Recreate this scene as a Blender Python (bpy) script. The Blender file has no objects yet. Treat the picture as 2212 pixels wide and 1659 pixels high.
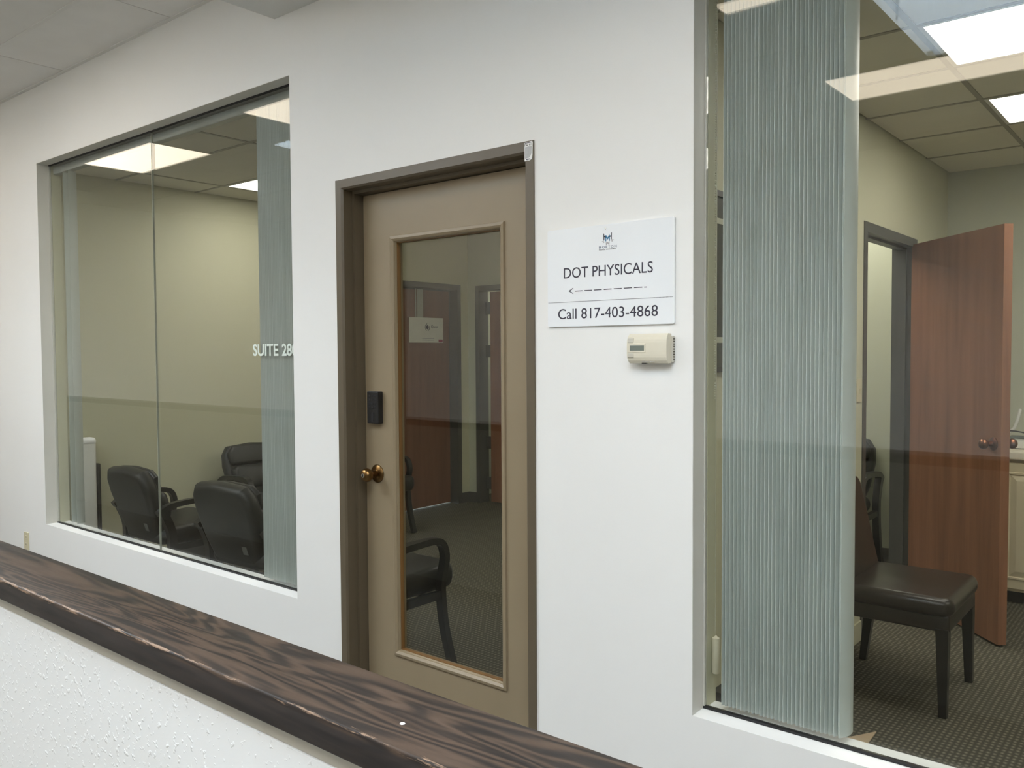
import bpy, bmesh, math, random
from mathutils import Vector, Matrix

# ------------------------------------------------------------------ camera, world, exposure
scene = bpy.context.scene
col = scene.collection
PI = math.pi
W, H, FPX = 2212, 1659, 1832.317
YAW, PITCH, ROLL = math.radians(-39.5106), math.radians(-2.2251), math.radians(-0.3449)
CAM = Vector((0.0, -2.22, 1.49))
cy, sy, cp, sp = math.cos(YAW), math.sin(YAW), math.cos(PITCH), math.sin(PITCH)
fw = Vector((sy * cp, cy * cp, sp))
rt0 = Vector((cy, -sy, 0))
up0 = rt0.cross(fw)
rt = rt0 * math.cos(ROLL) + up0 * math.sin(ROLL)
up = -rt0 * math.sin(ROLL) + up0 * math.cos(ROLL)
cam = bpy.data.cameras.new('camera')
cam.sensor_fit = 'HORIZONTAL'
cam.sensor_width = 36.0
cam.lens = FPX / W * 36.0
cam.clip_start = 0.02
cam_o = bpy.data.objects.new('camera', cam)
col.objects.link(cam_o)
m = Matrix((rt, up, -fw)).transposed().to_4x4()
m.translation = CAM
cam_o.matrix_world = m
scene.camera = cam_o

scene.view_settings.view_transform = 'Standard'
scene.view_settings.look = 'None'
scene.view_settings.gamma = 1.0
scene.view_settings.use_curve_mapping = False
scene.view_settings.exposure = 0.46

SKY_STRENGTH = 14.5
world = bpy.data.worlds.new('World')
scene.world = world
world.use_nodes = True
bg = world.node_tree.nodes['Background']
bg.inputs[0].default_value = (0.77, 0.89, 1.0, 1)
bg.inputs[1].default_value = SKY_STRENGTH

CORRIDOR_LAMP = 6.0      # brightness of the corridor's ceiling panels
ROOM_LAMP = 7.2          # brightness of the rooms' ceiling panels

ZC = 3.132               # corridor ceiling
ZR = 2.642               # ceiling inside the suite
ZS = 3.95                # top of the skylight wells
SKYLIGHTS = [(-5.77, -3.35, -2.86, -1.667), (-1.265, 1.155, -2.86, -1.667)]
for (x0, x1, y0, y1) in SKYLIGHTS:           # light portals in the skylight openings: the daylight itself is the world's
    l = bpy.data.lights.new('skylight_portal', 'AREA')
    l.shape = 'RECTANGLE'
    l.size, l.size_y = x1 - x0, y1 - y0
    l.cycles.is_portal = True
    o = bpy.data.objects.new('skylight_portal', l)
    o.location = ((x0 + x1) / 2, (y0 + y1) / 2, ZS)
    col.objects.link(o)

random.seed(7)

# ------------------------------------------------------------------ materials
def new_mat(name):
    mt = bpy.data.materials.new(name)
    mt.use_nodes = True
    nt = mt.node_tree
    b = nt.nodes['Principled BSDF']
    return mt, nt, b

def N(nt, kind, **kw):
    n = nt.nodes.new(kind)
    for k, v in kw.items():
        setattr(n, k, v)
    return n

def mapping(nt, scale=(1, 1, 1), loc=(0, 0, 0)):
    tc = N(nt, 'ShaderNodeTexCoord')
    mp = N(nt, 'ShaderNodeMapping')
    mp.inputs['Scale'].default_value = scale
    mp.inputs['Location'].default_value = loc
    nt.links.new(tc.outputs['Object'], mp.inputs['Vector'])
    return mp.outputs['Vector']

def noise(nt, vec, scale, detail=3, rough=0.5, dist=0.0):
    n = N(nt, 'ShaderNodeTexNoise')
    n.inputs['Scale'].default_value = scale
    n.inputs['Detail'].default_value = detail
    n.inputs['Roughness'].default_value = rough
    n.inputs['Distortion'].default_value = dist
    nt.links.new(vec, n.inputs['Vector'])
    return n.outputs['Fac']

def ramp(nt, fac, stops):
    r = N(nt, 'ShaderNodeValToRGB')
    els = r.color_ramp.elements
    while len(els) < len(stops):
        els.new(0.5)
    for e, (p, c) in zip(els, stops):
        e.position = p
        e.color = (*c, 1) if len(c) == 3 else c
    nt.links.new(fac, r.inputs['Fac'])
    return r.outputs['Color']

def math_n(nt, op, a, b=None, c=None):
    n = N(nt, 'ShaderNodeMath', operation=op)
    for i, v in enumerate((a, b, c)):
        if v is None:
            continue
        if isinstance(v, (int, float)):
            n.inputs[i].default_value = v
        else:
            nt.links.new(v, n.inputs[i])
    return n.outputs[0]

def bump(nt, b, height, strength, dist=0.002):
    n = N(nt, 'ShaderNodeBump')
    n.inputs['Strength'].default_value = strength
    n.inputs['Distance'].default_value = dist
    nt.links.new(height, n.inputs['Height'])
    nt.links.new(n.outputs['Normal'], b.inputs['Normal'])

def S(r, g, b):          # sRGB 0..255 -> linear
    f = lambda v: (v / 255) / 12.92 if v / 255 <= 0.04045 else ((v / 255 + 0.055) / 1.055) ** 2.4
    return (f(r), f(g), f(b))

def plain(name, c, rough=0.5, metal=0.0, spec=0.5, var=0.06, vs=6.0, bs=0.0, bscale=200.0, bd=0.001, coat=0.0):
    """procedural paint / plastic: a base colour with slight mottling and optional fine relief"""
    mt, nt, b = new_mat(name)
    v = mapping(nt)
    f = noise(nt, v, vs, 4)
    lo = tuple(x * (1 - var) for x in c)
    hi = tuple(min(1, x * (1 + var)) for x in c)
    nt.links.new(ramp(nt, f, [(0.3, lo), (0.7, hi)]), b.inputs['Base Color'])
    b.inputs['Roughness'].default_value = rough
    b.inputs['Metallic'].default_value = metal
    b.inputs['Specular IOR Level'].default_value = spec
    b.inputs['Coat Weight'].default_value = coat
    if bs > 0:
        bump(nt, b, noise(nt, v, bscale, 3), bs, bd)
    return mt

def lamp_mat(name, c, strength, tubes=None):
    mt, nt, b = new_mat(name)
    b.inputs['Base Color'].default_value = (0.8, 0.8, 0.8, 1)
    v = mapping(nt)
    f = noise(nt, v, 3.0, 2)
    a = tuple(x * 0.96 for x in c)
    nt.links.new(ramp(nt, f, [(0.35, a), (0.65, c)]), b.inputs['Emission Color'])
    if tubes:            # fluorescent tubes glowing through the prismatic lens, one every `tubes` metres across
        sx = N(nt, 'ShaderNodeSeparateXYZ')
        nt.links.new(v, sx.inputs[0])
        w = math_n(nt, 'COSINE', math_n(nt, 'MULTIPLY', sx.outputs['Y'], 2 * PI / tubes))
        s = math_n(nt, 'MULTIPLY_ADD', w, 0.22 * strength, strength)
        nt.links.new(s, b.inputs['Emission Strength'])
    else:
        b.inputs['Emission Strength'].default_value = strength
    return mt

def wood_door(name, dark, light, rough=0.35):
    mt, nt, b = new_mat(name)
    v = mapping(nt, (9, 9, 0.7))
    f = noise(nt, v, 1.6, 5, 0.55, 0.4)
    f2 = noise(nt, mapping(nt, (160, 160, 3)), 1.0, 2)
    s = math_n(nt, 'MULTIPLY_ADD', f2, 0.13, math_n(nt, 'MULTIPLY_ADD', f, 0.62, 0.17))
    nt.links.new(ramp(nt, s, [(0.35, dark), (0.72, light)]), b.inputs['Base Color'])
    b.inputs['Roughness'].default_value = rough
    return mt

def oak_cap():
    mt, nt, b = new_mat('dark_oak')
    v = mapping(nt, (0.62, 6.5, 6.5), (3.1, 0.4, 0))
    f = noise(nt, v, 1.9, 3, 0.45, 0.5)
    rings = math_n(nt, 'SINE', math_n(nt, 'MULTIPLY', f, 95.0))
    fine = noise(nt, mapping(nt, (7, 210, 210)), 1.0, 3, 0.6)
    blot = noise(nt, mapping(nt, (2.2, 11, 11), (1, 2, 0)), 1.7, 4, 0.6)
    s = math_n(nt, 'MULTIPLY_ADD', rings, 0.19, 0.36)
    s = math_n(nt, 'ADD', s, math_n(nt, 'MULTIPLY_ADD', fine, 0.34, -0.09))
    s = math_n(nt, 'ADD', s, math_n(nt, 'MULTIPLY_ADD', blot, 0.55, -0.22))
    c = ramp(nt, s, [(0.14, S(22, 21, 22)), (0.40, S(42, 35, 31)), (0.64, S(66, 53, 44)), (0.9, S(78, 64, 54))])
    # stained edge strip: darker fascia, and finish rubbed through along the front arris
    sx = N(nt, 'ShaderNodeSeparateXYZ')
    tc = N(nt, 'ShaderNodeTexCoord')
    nt.links.new(tc.outputs['Object'], sx.inputs[0])
    ey = math_n(nt, 'MULTIPLY', math_n(nt, 'ADD', sx.outputs['Y'], 1.583), 1.0)       # 0 at the fascia
    ez = math_n(nt, 'SUBTRACT', 1.045, sx.outputs['Z'])                                # 0 at the top
    d = math_n(nt, 'ADD', math_n(nt, 'ABSOLUTE', ey), math_n(nt, 'ABSOLUTE', ez))
    wn = noise(nt, mapping(nt, (5, 60, 60)), 3.0, 4, 0.7)
    wx = noise(nt, mapping(nt, (0.8, 1, 1), (0.35, 0, 0)), 1.2, 1)
    lim = math_n(nt, 'MULTIPLY', math_n(nt, 'SUBTRACT', wn, 0.42), 0.034)
    lim = math_n(nt, 'MULTIPLY', lim, math_n(nt, 'MULTIPLY', wx, 1.7))
    mk_ = math_n(nt, 'MULTIPLY', math_n(nt, 'SUBTRACT', lim, d), 600.0)
    cl = N(nt, 'ShaderNodeClamp')
    nt.links.new(mk_, cl.inputs[0])
    mx0 = N(nt, 'ShaderNodeMix', data_type='RGBA')
    fas = N(nt, 'ShaderNodeClamp')
    nt.links.new(math_n(nt, 'MULTIPLY', math_n(nt, 'SUBTRACT', ez, 0.006), 300), fas.inputs[0])
    nt.links.new(math_n(nt, 'MULTIPLY', fas.outputs[0], 0.85), mx0.inputs['Factor'])
    nt.links.new(c, mx0.inputs['A'])
    fc = ramp(nt, noise(nt, mapping(nt, (3, 30, 30)), 2.0, 4), [(0.3, S(36, 33, 33)), (0.75, S(58, 52, 50))])
    nt.links.new(fc, mx0.inputs['B'])
    mx = N(nt, 'ShaderNodeMix', data_type='RGBA')
    nt.links.new(cl.outputs[0], mx.inputs['Factor'])
    nt.links.new(mx0.outputs['Result'], mx.inputs['A'])
    mx.inputs['B'].default_value = (*S(124, 102, 84), 1)
    nt.links.new(mx.outputs['Result'], b.inputs['Base Color'])
    rg = ramp(nt, blot, [(0.3, (0.42,) * 3), (0.7, (0.58,) * 3)])
    nt.links.new(rg, b.inputs['Roughness'])
    b.inputs['Specular IOR Level'].default_value = 0.28
    bump(nt, b, fine, 0.12, 0.0008)
    return mt

def carpet():
    mt, nt, b = new_mat('carpet')
    tc = N(nt, 'ShaderNodeTexCoord')
    sx = N(nt, 'ShaderNodeSeparateXYZ')
    nt.links.new(tc.outputs['Object'], sx.inputs[0])
    k = 2 * PI / 0.021
    wob = math_n(nt, 'MULTIPLY', noise(nt, mapping(nt), 30, 2), 1.6)
    a = math_n(nt, 'SINE', math_n(nt, 'ADD', math_n(nt, 'MULTIPLY', sx.outputs['X'], k), wob))
    c = math_n(nt, 'SINE', math_n(nt, 'ADD', math_n(nt, 'MULTIPLY', sx.outputs['Y'], k * 0.8), wob))
    p = math_n(nt, 'MULTIPLY', a, c)
    h = math_n(nt, 'ADD', math_n(nt, 'MULTIPLY', math_n(nt, 'ADD', a, c), 0.25), math_n(nt, 'MULTIPLY', p, 0.25))
    f = noise(nt, mapping(nt), 260, 3)
    s = math_n(nt, 'ADD', math_n(nt, 'MULTIPLY_ADD', h, 0.55, 0.45), math_n(nt, 'MULTIPLY_ADD', f, 0.4, -0.2))
    nt.links.new(ramp(nt, s, [(0.05, S(44, 42, 35)), (0.45, S(86, 83, 72)), (0.9, S(128, 124, 108))]), b.inputs['Base Color'])
    b.inputs['Roughness'].default_value = 1.0
    b.inputs['Specular IOR Level'].default_value = 0.1
    bump(nt, b, s, 0.8, 0.004)
    return mt

def glass(name, tint=(0.905, 0.912, 0.90), f0=0.037):
    """clear float glass: mirror reflection by Fresnel (Schlick), the rest passes straight through with a slight tint"""
    mt = bpy.data.materials.new(name)
    mt.use_nodes = True
    nt = mt.node_tree
    nt.nodes.remove(nt.nodes['Principled BSDF'])
    out = nt.nodes['Material Output']
    lw = N(nt, 'ShaderNodeLayerWeight')
    lw.inputs['Blend'].default_value = 0.5
    p5 = math_n(nt, 'POWER', lw.outputs['Facing'], 5.0)
    fr = math_n(nt, 'MULTIPLY_ADD', p5, 1 - f0, f0)
    tr = N(nt, 'ShaderNodeBsdfTransparent')
    tr.inputs[0].default_value = (*tint, 1)
    gl = N(nt, 'ShaderNodeBsdfGlossy')
    gl.inputs['Roughness'].default_value = 0.0
    gl.inputs['Color'].default_value = (1, 1, 1, 1)
    mx = N(nt, 'ShaderNodeMixShader')
    nt.links.new(fr, mx.inputs[0])
    nt.links.new(tr.outputs[0], mx.inputs[1])
    nt.links.new(gl.outputs[0], mx.inputs[2])
    nt.links.new(mx.outputs[0], out.inputs['Surface'])
    return mt

M = {}
M['wall'] = plain('white_wall_paint', (0.80, 0.80, 0.785), 0.55, var=0.012, vs=1.5, bs=0.10, bscale=170, bd=0.0015)
M['half'] = plain('textured_white_paint', (0.80, 0.81, 0.815), 0.42, var=0.01, vs=2, bs=0.32, bscale=60, bd=0.0022)
def speckle(mt, scale, lo, hi, strength, dist):
    nt = mt.node_tree
    b = nt.nodes['Principled BSDF']
    v = mapping(nt)
    patch = noise(nt, v, 3.0, 2)
    h = ramp(nt, math_n(nt, 'ADD', noise(nt, v, scale, 2), math_n(nt, 'MULTIPLY_ADD', patch, 0.3, -0.15)), [(lo, (0, 0, 0)), (hi, (1, 1, 1))])
    bump(nt, b, h, strength, dist)
speckle(M['half'], 85, 0.61, 0.75, 0.40, 0.0022)
M['reveal'] = plain('reveal_grey', (0.58, 0.57, 0.52), 0.5, var=0.02, vs=8, bs=0.08, bscale=120)
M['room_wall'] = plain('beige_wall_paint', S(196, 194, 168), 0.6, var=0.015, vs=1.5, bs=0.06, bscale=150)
M['back_wall'] = plain('pale_green_grey_wall_paint', S(190, 192, 172), 0.6, var=0.015, vs=1.5, bs=0.06, bscale=150)
M['tile'] = plain('ceiling_tile', (0.76, 0.75, 0.73), 0.9, var=0.03, vs=4, bs=0.25, bscale=260, bd=0.0015)
M['bar'] = plain('ceiling_grid_metal', (0.72, 0.71, 0.69), 0.5, var=0.02)
M['room_tile'] = plain('room_ceiling_tile', S(220, 216, 202), 0.9, var=0.03, vs=4, bs=0.25, bscale=260, bd=0.0015)
M['room_bar'] = plain('room_ceiling_grid_metal', S(150, 146, 132), 0.5, var=0.02)
M['soffit'] = plain('soffit_paint', (0.66, 0.66, 0.64), 0.6, var=0.02, vs=2)
M['well'] = plain('skylight_well_panel', (0.80, 0.83, 0.86), 0.5, var=0.02, vs=2)
M['seam'] = plain('skylight_seam', (0.35, 0.42, 0.50), 0.5)
M['frame'] = plain('brown_door_frame_paint', S(94, 84, 68), 0.42, var=0.04, vs=10, bs=0.05, bscale=90)
M['leaf'] = plain('tan_door_paint', S(142, 127, 103), 0.42, var=0.03, vs=5, bs=0.06, bscale=110)
M['bead'] = wood_door('raw_brown_wood', S(92, 64, 34), S(132, 96, 54))
M['brass'] = plain('antique_brass', S(126, 98, 62), 0.28, metal=1.0, var=0.2, vs=30)
M['copper'] = plain('antique_copper', S(130, 88, 66), 0.3, metal=1.0, var=0.2, vs=30)
M['steel'] = plain('steel', (0.62, 0.62, 0.60), 0.25, metal=1.0)
M['black'] = plain('black_plastic', (0.012, 0.012, 0.013), 0.35, var=0.2)
M['leather'] = plain('black_leather', (0.010, 0.0105, 0.010), 0.45, var=0.25, vs=12, bs=0.25, bscale=160, bd=0.0015)
M['brown_leather'] = plain('dark_brown_leather', S(44, 38, 33), 0.3, var=0.2, vs=9, bs=0.2, bscale=150, bd=0.0015)
M['chair_frame'] = plain('black_lacquered_wood', (0.010, 0.010, 0.010), 0.3, var=0.2)
M['dark_frame'] = plain('charcoal_door_frame_paint', S(82, 82, 78), 0.4, var=0.04, vs=8)
M['wood_door'] = wood_door('red_brown_door_veneer', S(120, 80, 58), S(160, 112, 84))
M['wood_dark'] = wood_door('dark_brown_door_veneer', S(104, 74, 58), S(132, 94, 74))
M['base'] = plain('grey_vinyl_base', S(84, 82, 79), 0.5)
M['oak'] = oak_cap()
M['dim_back'] = plain('reflection_dimming_grey', S(172, 170, 162), 0.6, var=0.02, vs=2)
M['trimstrip'] = plain('grey_trim_paint', S(176, 174, 166), 0.5, var=0.03, vs=12)
M['carpet'] = carpet()
M['hall_floor'] = plain('hall_carpet', S(120, 117, 110), 1.0, var=0.2, vs=220, bs=0.5, bscale=300, bd=0.003)
M['glass'] = glass('window_glass')
M['door_glass'] = glass('door_glass', (0.87, 0.88, 0.865), 0.040)
M['gasket'] = plain('black_gasket', (0.01, 0.01, 0.012), 0.5)
M['silicone'] = plain('grey_silicone', S(150, 154, 142), 0.3)
M['slat'] = plain('grey_pvc_slat', S(198, 206, 202), 0.42, var=0.02, vs=3)
M['rail'] = plain('grey_headrail', S(150, 154, 150), 0.4)
M['chain'] = plain('bead_chain_plastic', S(190, 188, 170), 0.4)
M['weight'] = plain('cream_plastic', S(222, 214, 190), 0.4)
M['sign'] = plain('white_sign_plastic', (0.80, 0.83, 0.86), 0.3, var=0.01)
M['ink'] = plain('charcoal_ink', S(52, 50, 66), 0.5)
M['navy'] = plain('navy_ink', S(16, 26, 46), 0.5)
M['blue'] = plain('blue_ink', S(52, 118, 160), 0.5)
M['greyink'] = plain('grey_ink', S(176, 174, 176), 0.5)
M['slate'] = plain('slate_ink', S(84, 98, 120), 0.5)
M['letter'] = plain('pale_vinyl_letters', S(214, 224, 216), 0.5, var=0.02)
M['thermo'] = plain('almond_plastic', S(214, 208, 190), 0.4, var=0.02)
M['thermo2'] = plain('grey_almond_plastic', S(196, 192, 180), 0.4, var=0.02)
M['lcd'] = plain('lcd_grey', S(112, 120, 112), 0.2, var=0.05)
M['ivory'] = plain('ivory_plastic', S(206, 198, 168), 0.4, var=0.03)
M['slot'] = plain('dark_slot', S(60, 54, 38), 0.6)
M['sticker'] = plain('white_sticker', S(238, 238, 236), 0.35, var=0.02)
M['stickergrey'] = plain('grey_sticker_print', S(176, 176, 176), 0.4, var=0.08, vs=60)
M['cab'] = plain('cream_cabinet_paint', S(216, 206, 176), 0.4, var=0.02)
M['counter'] = plain('cream_countertop', S(224, 216, 194), 0.35, var=0.03)
M['white_plastic'] = plain('white_plastic', S(222, 222, 216), 0.35, var=0.02)
M['card'] = plain('tan_cardboard', S(184, 162, 134), 0.8, var=0.04, vs=20)
M['paper'] = plain('white_paper', S(214, 214, 204), 0.7, var=0.04, vs=14)
M['pink'] = plain('magenta_print', S(150, 60, 84), 0.6)
M['strap'] = plain('pale_metal_strip', S(170, 172, 162), 0.4)
M['tagcloth'] = plain('grey_tag', S(92, 94, 90), 0.6)
M['picture'] = plain('dark_green_print', S(40, 44, 34), 0.3, var=0.6, vs=14)
M['lamp_hall'] = lamp_mat('warm_lamp_lens', (1.0, 0.87, 0.69), CORRIDOR_LAMP)
M['lamp_room'] = lamp_mat('white_lamp_lens', (1.0, 0.965, 0.87), ROOM_LAMP, 0.27)
M['lampframe'] = plain('white_lamp_frame', (0.7, 0.7, 0.68), 0.4)

# ------------------------------------------------------------------ helpers
def box(bm, x0, x1, y0, y1, z0, z1):
    v = [bm.verts.new(p) for p in ((x0, y0, z0), (x1, y0, z0), (x1, y1, z0), (x0, y1, z0),
                                   (x0, y0, z1), (x1, y0, z1), (x1, y1, z1), (x0, y1, z1))]
    for f in ((0, 3, 2, 1), (4, 5, 6, 7), (0, 1, 5, 4), (1, 2, 6, 5), (2, 3, 7, 6), (3, 0, 4, 7)):
        bm.faces.new([v[i] for i in f])
    return v

def boxes(*bs):
    bm = bmesh.new()
    for b in bs:
        box(bm, *b)
    return bm

def rbox(x0, x1, y0, y1, z0, z1, r=0.01, seg=3, bm=None):
    t = bmesh.new()
    box(t, x0, x1, y0, y1, z0, z1)
    bmesh.ops.bevel(t, geom=list(t.edges), offset=r, segments=seg, profile=0.5, affect='EDGES')
    if bm is None:
        return t
    me = bpy.data.meshes.new('tmp')
    t.to_mesh(me)
    bm.from_mesh(me)
    bpy.data.meshes.remove(me)
    t.free()
    return bm

def mesh_of(name, bm, mat, smooth=False):
    bmesh.ops.recalc_face_normals(bm, faces=list(bm.faces))
    me = bpy.data.meshes.new(name)
    bm.to_mesh(me)
    bm.free()
    me.materials.append(mat)
    if smooth:
        me.shade_smooth()
        me.set_sharp_from_angle(angle=math.radians(40))
    return me

def obj(name, bm, mat, parent=None, smooth=False):
    me = bm if isinstance(bm, bpy.types.Mesh) else mesh_of(name, bm, mat, smooth)
    o = bpy.data.objects.new(name, me)
    col.objects.link(o)
    if parent:
        o.parent = parent
    return o

def tag(o, label=None, cat=None, group=None, kind=None):
    for k, v in (('label', label), ('category', cat), ('group', group), ('kind', kind)):
        if v:
            o[k] = v
    return o

def empty(name, loc=(0, 0, 0), rz=0.0):
    o = bpy.data.objects.new(name, None)
    o.empty_display_size = 0.1
    o.location = loc
    o.rotation_euler = (0, 0, rz)
    col.objects.link(o)
    return o

def copy_tree(o, parent=None):
    c = o.copy()
    col.objects.link(c)
    c.parent = parent
    for ch in list(o.children):
        copy_tree(ch, c)
    return c

def struct(name, bm, mat, label, cat, parent=None, smooth=False):
    o = obj(name, bm, mat, parent, smooth)
    if not parent:
        tag(o, label, cat, kind='structure')
    return o

def catmull(pts, n=6):
    P = [Vector(p) for p in pts]
    P = [P[0] * 2 - P[1]] + P + [P[-1] * 2 - P[-2]]
    out = []
    for i in range(1, len(P) - 2):
        for k in range(n):
            t = k / n
            a, b, c, d = P[i - 1], P[i], P[i + 1], P[i + 2]
            out.append(0.5 * ((2 * b) + (c - a) * t + (2 * a - 5 * b + 4 * c - d) * t * t + (3 * b - a - 3 * c + d) * t ** 3))
    out.append(P[-2])
    return out

def ribbon(bm, yz, x, w, t, n=6, taper=None):
    """flat bar (width w across x, thickness t in the y-z plane) swept along a smooth y-z path"""
    pts = catmull([(0, p[0], p[1]) for p in yz], n)
    rings = []
    for i, p in enumerate(pts):
        a = pts[max(i - 1, 0)]
        b = pts[min(i + 1, len(pts) - 1)]
        d = (b - a).normalized()
        nn = Vector((0, -d.z, d.y))
        tt = t if taper is None else t * (taper[0] + (taper[1] - taper[0]) * i / (len(pts) - 1))
        ring = []
        for sx, sn in ((-1, -1), (1, -1), (1, 1), (-1, 1)):
            ring.append(bm.verts.new((x + sx * w / 2, p.y + nn.y * sn * tt / 2, p.z + nn.z * sn * tt / 2)))
        rings.append(ring)
    for r0, r1 in zip(rings, rings[1:]):
        for k in range(4):
            bm.faces.new((r0[k], r0[(k + 1) % 4], r1[(k + 1) % 4], r1[k]))
    bm.faces.new(rings[0][::-1])
    bm.faces.new(rings[-1])
    return bm

def tube(bm, pts, r, n=8):
    pts = [Vector(p) for p in pts]
    rings = []
    for i, p in enumerate(pts):
        d = (pts[min(i + 1, len(pts) - 1)] - pts[max(i - 1, 0)]).normalized()
        a = d.orthogonal().normalized() if i == 0 else (rings_a - d * rings_a.dot(d)).normalized()
        rings_a = a
        b = d.cross(a)
        rr = r[i] if isinstance(r, (list, tuple)) else r
        rings.append([bm.verts.new(p + (a * math.cos(2 * PI * k / n) + b * math.sin(2 * PI * k / n)) * rr) for k in range(n)])
    for r0, r1 in zip(rings, rings[1:]):
        for k in range(n):
            bm.faces.new((r0[k], r0[(k + 1) % n], r1[(k + 1) % n], r1[k]))
    bm.faces.new(rings[0][::-1])
    bm.faces.new(rings[-1])
    return bm

def lathe(bm, prof, center, axis, n=24):
    """prof: list of (distance along axis, radius)"""
    ax = Vector(axis).normalized()
    a = ax.orthogonal().normalized()
    b = ax.cross(a)
    c = Vector(center)
    rings = []
    for h, r in prof:
        if r < 1e-6:
            rings.append([bm.verts.new(c + ax * h)])
        else:
            rings.append([bm.verts.new(c + ax * h + (a * math.cos(2 * PI * k / n) + b * math.sin(2 * PI * k / n)) * r) for k in range(n)])
    for r0, r1 in zip(rings, rings[1:]):
        for k in range(n):
            q = [r0[k % len(r0)], r0[(k + 1) % len(r0)], r1[(k + 1) % len(r1)], r1[k % len(r1)]]
            u = []
            for v in q:
                if v not in u:
                    u.append(v)
            if len(u) > 2:
                bm.faces.new(u)
    for r in (rings[0], rings[-1]):
        if len(r) > 2:
            bm.faces.new(r)
    return bm

def prism(bm, poly, to3, d0, d1):
    """extrude a 2-D polygon between two depths; to3(u, v, d) gives the 3-D point"""
    A = [bm.verts.new(to3(u, v, d0)) for u, v in poly]
    B = [bm.verts.new(to3(u, v, d1)) for u, v in poly]
    n = len(poly)
    bm.faces.new(A)
    bm.faces.new(B[::-1])
    for i in range(n):
        bm.faces.new((A[i], B[i], B[(i + 1) % n], A[(i + 1) % n]))
    return bm

def wall_xz(u, v, d):        # polygons drawn on the front wall: u = x, v = z, d = y
    return (u, d, v)

def text_mesh(name, body, mat, x0, x1, z0, z1, y, parent, to=None, depth=0.0006, spacing=1.0, bold=0.0):
    """lettering fitted into a rectangle of a wall plane, facing -y (or mapped by `to`)"""
    cu = bpy.data.curves.new('t', 'FONT')
    cu.body = body
    cu.size = 1.0
    cu.extrude = 0.01
    cu.resolution_u = 4
    cu.offset = bold
    cu.space_character = spacing
    o = bpy.data.objects.new('t', cu)
    me = bpy.data.meshes.new_from_object(o)
    bpy.data.objects.remove(o)
    bpy.data.curves.remove(cu)
    xs = [v.co.x for v in me.vertices]
    ys = [v.co.y for v in me.vertices]
    ax, bx, ay, by = min(xs), max(xs), min(ys), max(ys)
    for v in me.vertices:
        u = x0 + (v.co.x - ax) / (bx - ax) * (x1 - x0)
        w = z0 + (v.co.y - ay) / (by - ay) * (z1 - z0)
        d = depth if v.co.z > 0 else 0.0
        v.co = (u, y - d, w) if to is None else to(u, w, d)
    me.materials.clear()
    me.materials.append(mat)
    ob = bpy.data.objects.new(name, me)
    col.objects.link(ob)
    ob.parent = parent
    return ob

# ------------------------------------------------------------------ the setting
YG = 0.072                      # glass plane
WT = 0.14                       # front wall thickness
W1 = (-5.636, -3.048, 0.419, 2.667)
W2 = (-1.154, 2.3, 0.419, 2.667)
DR = (-2.745, -1.729, 0.0, 2.181)
XL, XR = -9.6, 4.2
TOP = 3.4

def wall_with_openings(x0, x1, y0, y1, z1, ops):
    """boxes of a wall along x around rectangular openings (xa, xb, za, zb)"""
    bm = bmesh.new()
    cur = x0
    for xa, xb, za, zb in sorted(ops):
        box(bm, cur, xa, y0, y1, 0, z1)
        if za > 0:
            box(bm, xa, xb, y0, y1, 0, za)
        box(bm, xa, xb, y0, y1, zb, z1)
        cur = xb
    box(bm, cur, x1, y0, y1, 0, z1)
    return bm

struct('wall_front', wall_with_openings(XL, XR, 0, WT, TOP, [W1, W2, DR]), M['wall'], 'white painted corridor wall with two windows and a brown door', 'wall')
struct('wall_left', wall_with_openings(0.14, 4.09, -5.80, -5.66, 2.7, [(2.87, 3.859, 0, 2.134)]), M['room_wall'], 'beige waiting room side wall behind the black chairs', 'wall')
wl = bpy.data.objects['wall_left']
for v in wl.data.vertices:      # the helper builds along x: turn it to run along y
    v.co = (v.co.y, v.co.x, v.co.z)
wl.data.flip_normals()
struct('wall_middle', wall_with_openings(0.14, 3.97, -1.48, -1.364, 2.7, [(2.226, 3.21, 0, 2.135)]), M['room_wall'], 'beige partition wall with charcoal framed doorway', 'wall')
wl = bpy.data.objects['wall_middle']
for v in wl.data.vertices:
    v.co = (v.co.y, v.co.x, v.co.z)
wl.data.flip_normals()
struct('wall_back', wall_with_openings(-5.80, 3.12, 3.97, 4.09, 2.7, [(-5.56, -4.60, 0, 2.126)]), M['back_wall'], 'pale green grey back wall of the suite', 'wall')
struct('wall_right', boxes((3.0, 3.12, 0.14, 3.97, 0, 2.7)), M['back_wall'], 'beige end wall of the right hand room', 'wall')
struct('wall_rear', boxes((XL, XR, -5.12, -5.0, 0, TOP)), M['wall'], 'white wall across the hall, facing the suite', 'wall')
struct('wall_hall_left', boxes((XL - 0.12, XL, -5.12, WT, 0, TOP)), M['wall'], 'white end wall of the hall', 'wall')
struct('wall_hall_right', boxes((XR, XR + 0.12, -5.12, WT, 0, TOP)), M['wall'], 'white end wall of the hall beyond the right window', 'wall')
struct('wall_closet', boxes((-5.92, -5.80, 4.09, 5.6, 0, 2.7), (-4.2, -4.08, 4.09, 5.6, 0, 2.7), (-5.92, -4.08, 5.6, 5.72, 0, 2.7)), M['back_wall'], 'pale walls of the small room behind the ajar door', 'wall')
struct('floor_hall', boxes((XL, XR, -5.12, 0.0, -0.12, 0.0)), M['hall_floor'], 'grey carpeted hall floor', 'floor')
struct('floor', boxes((-5.92, 3.12, 0.0, 5.72, -0.12, 0.0)), M['carpet'], 'dark grey brown woven loop carpet inside the suite', 'floor')

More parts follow.
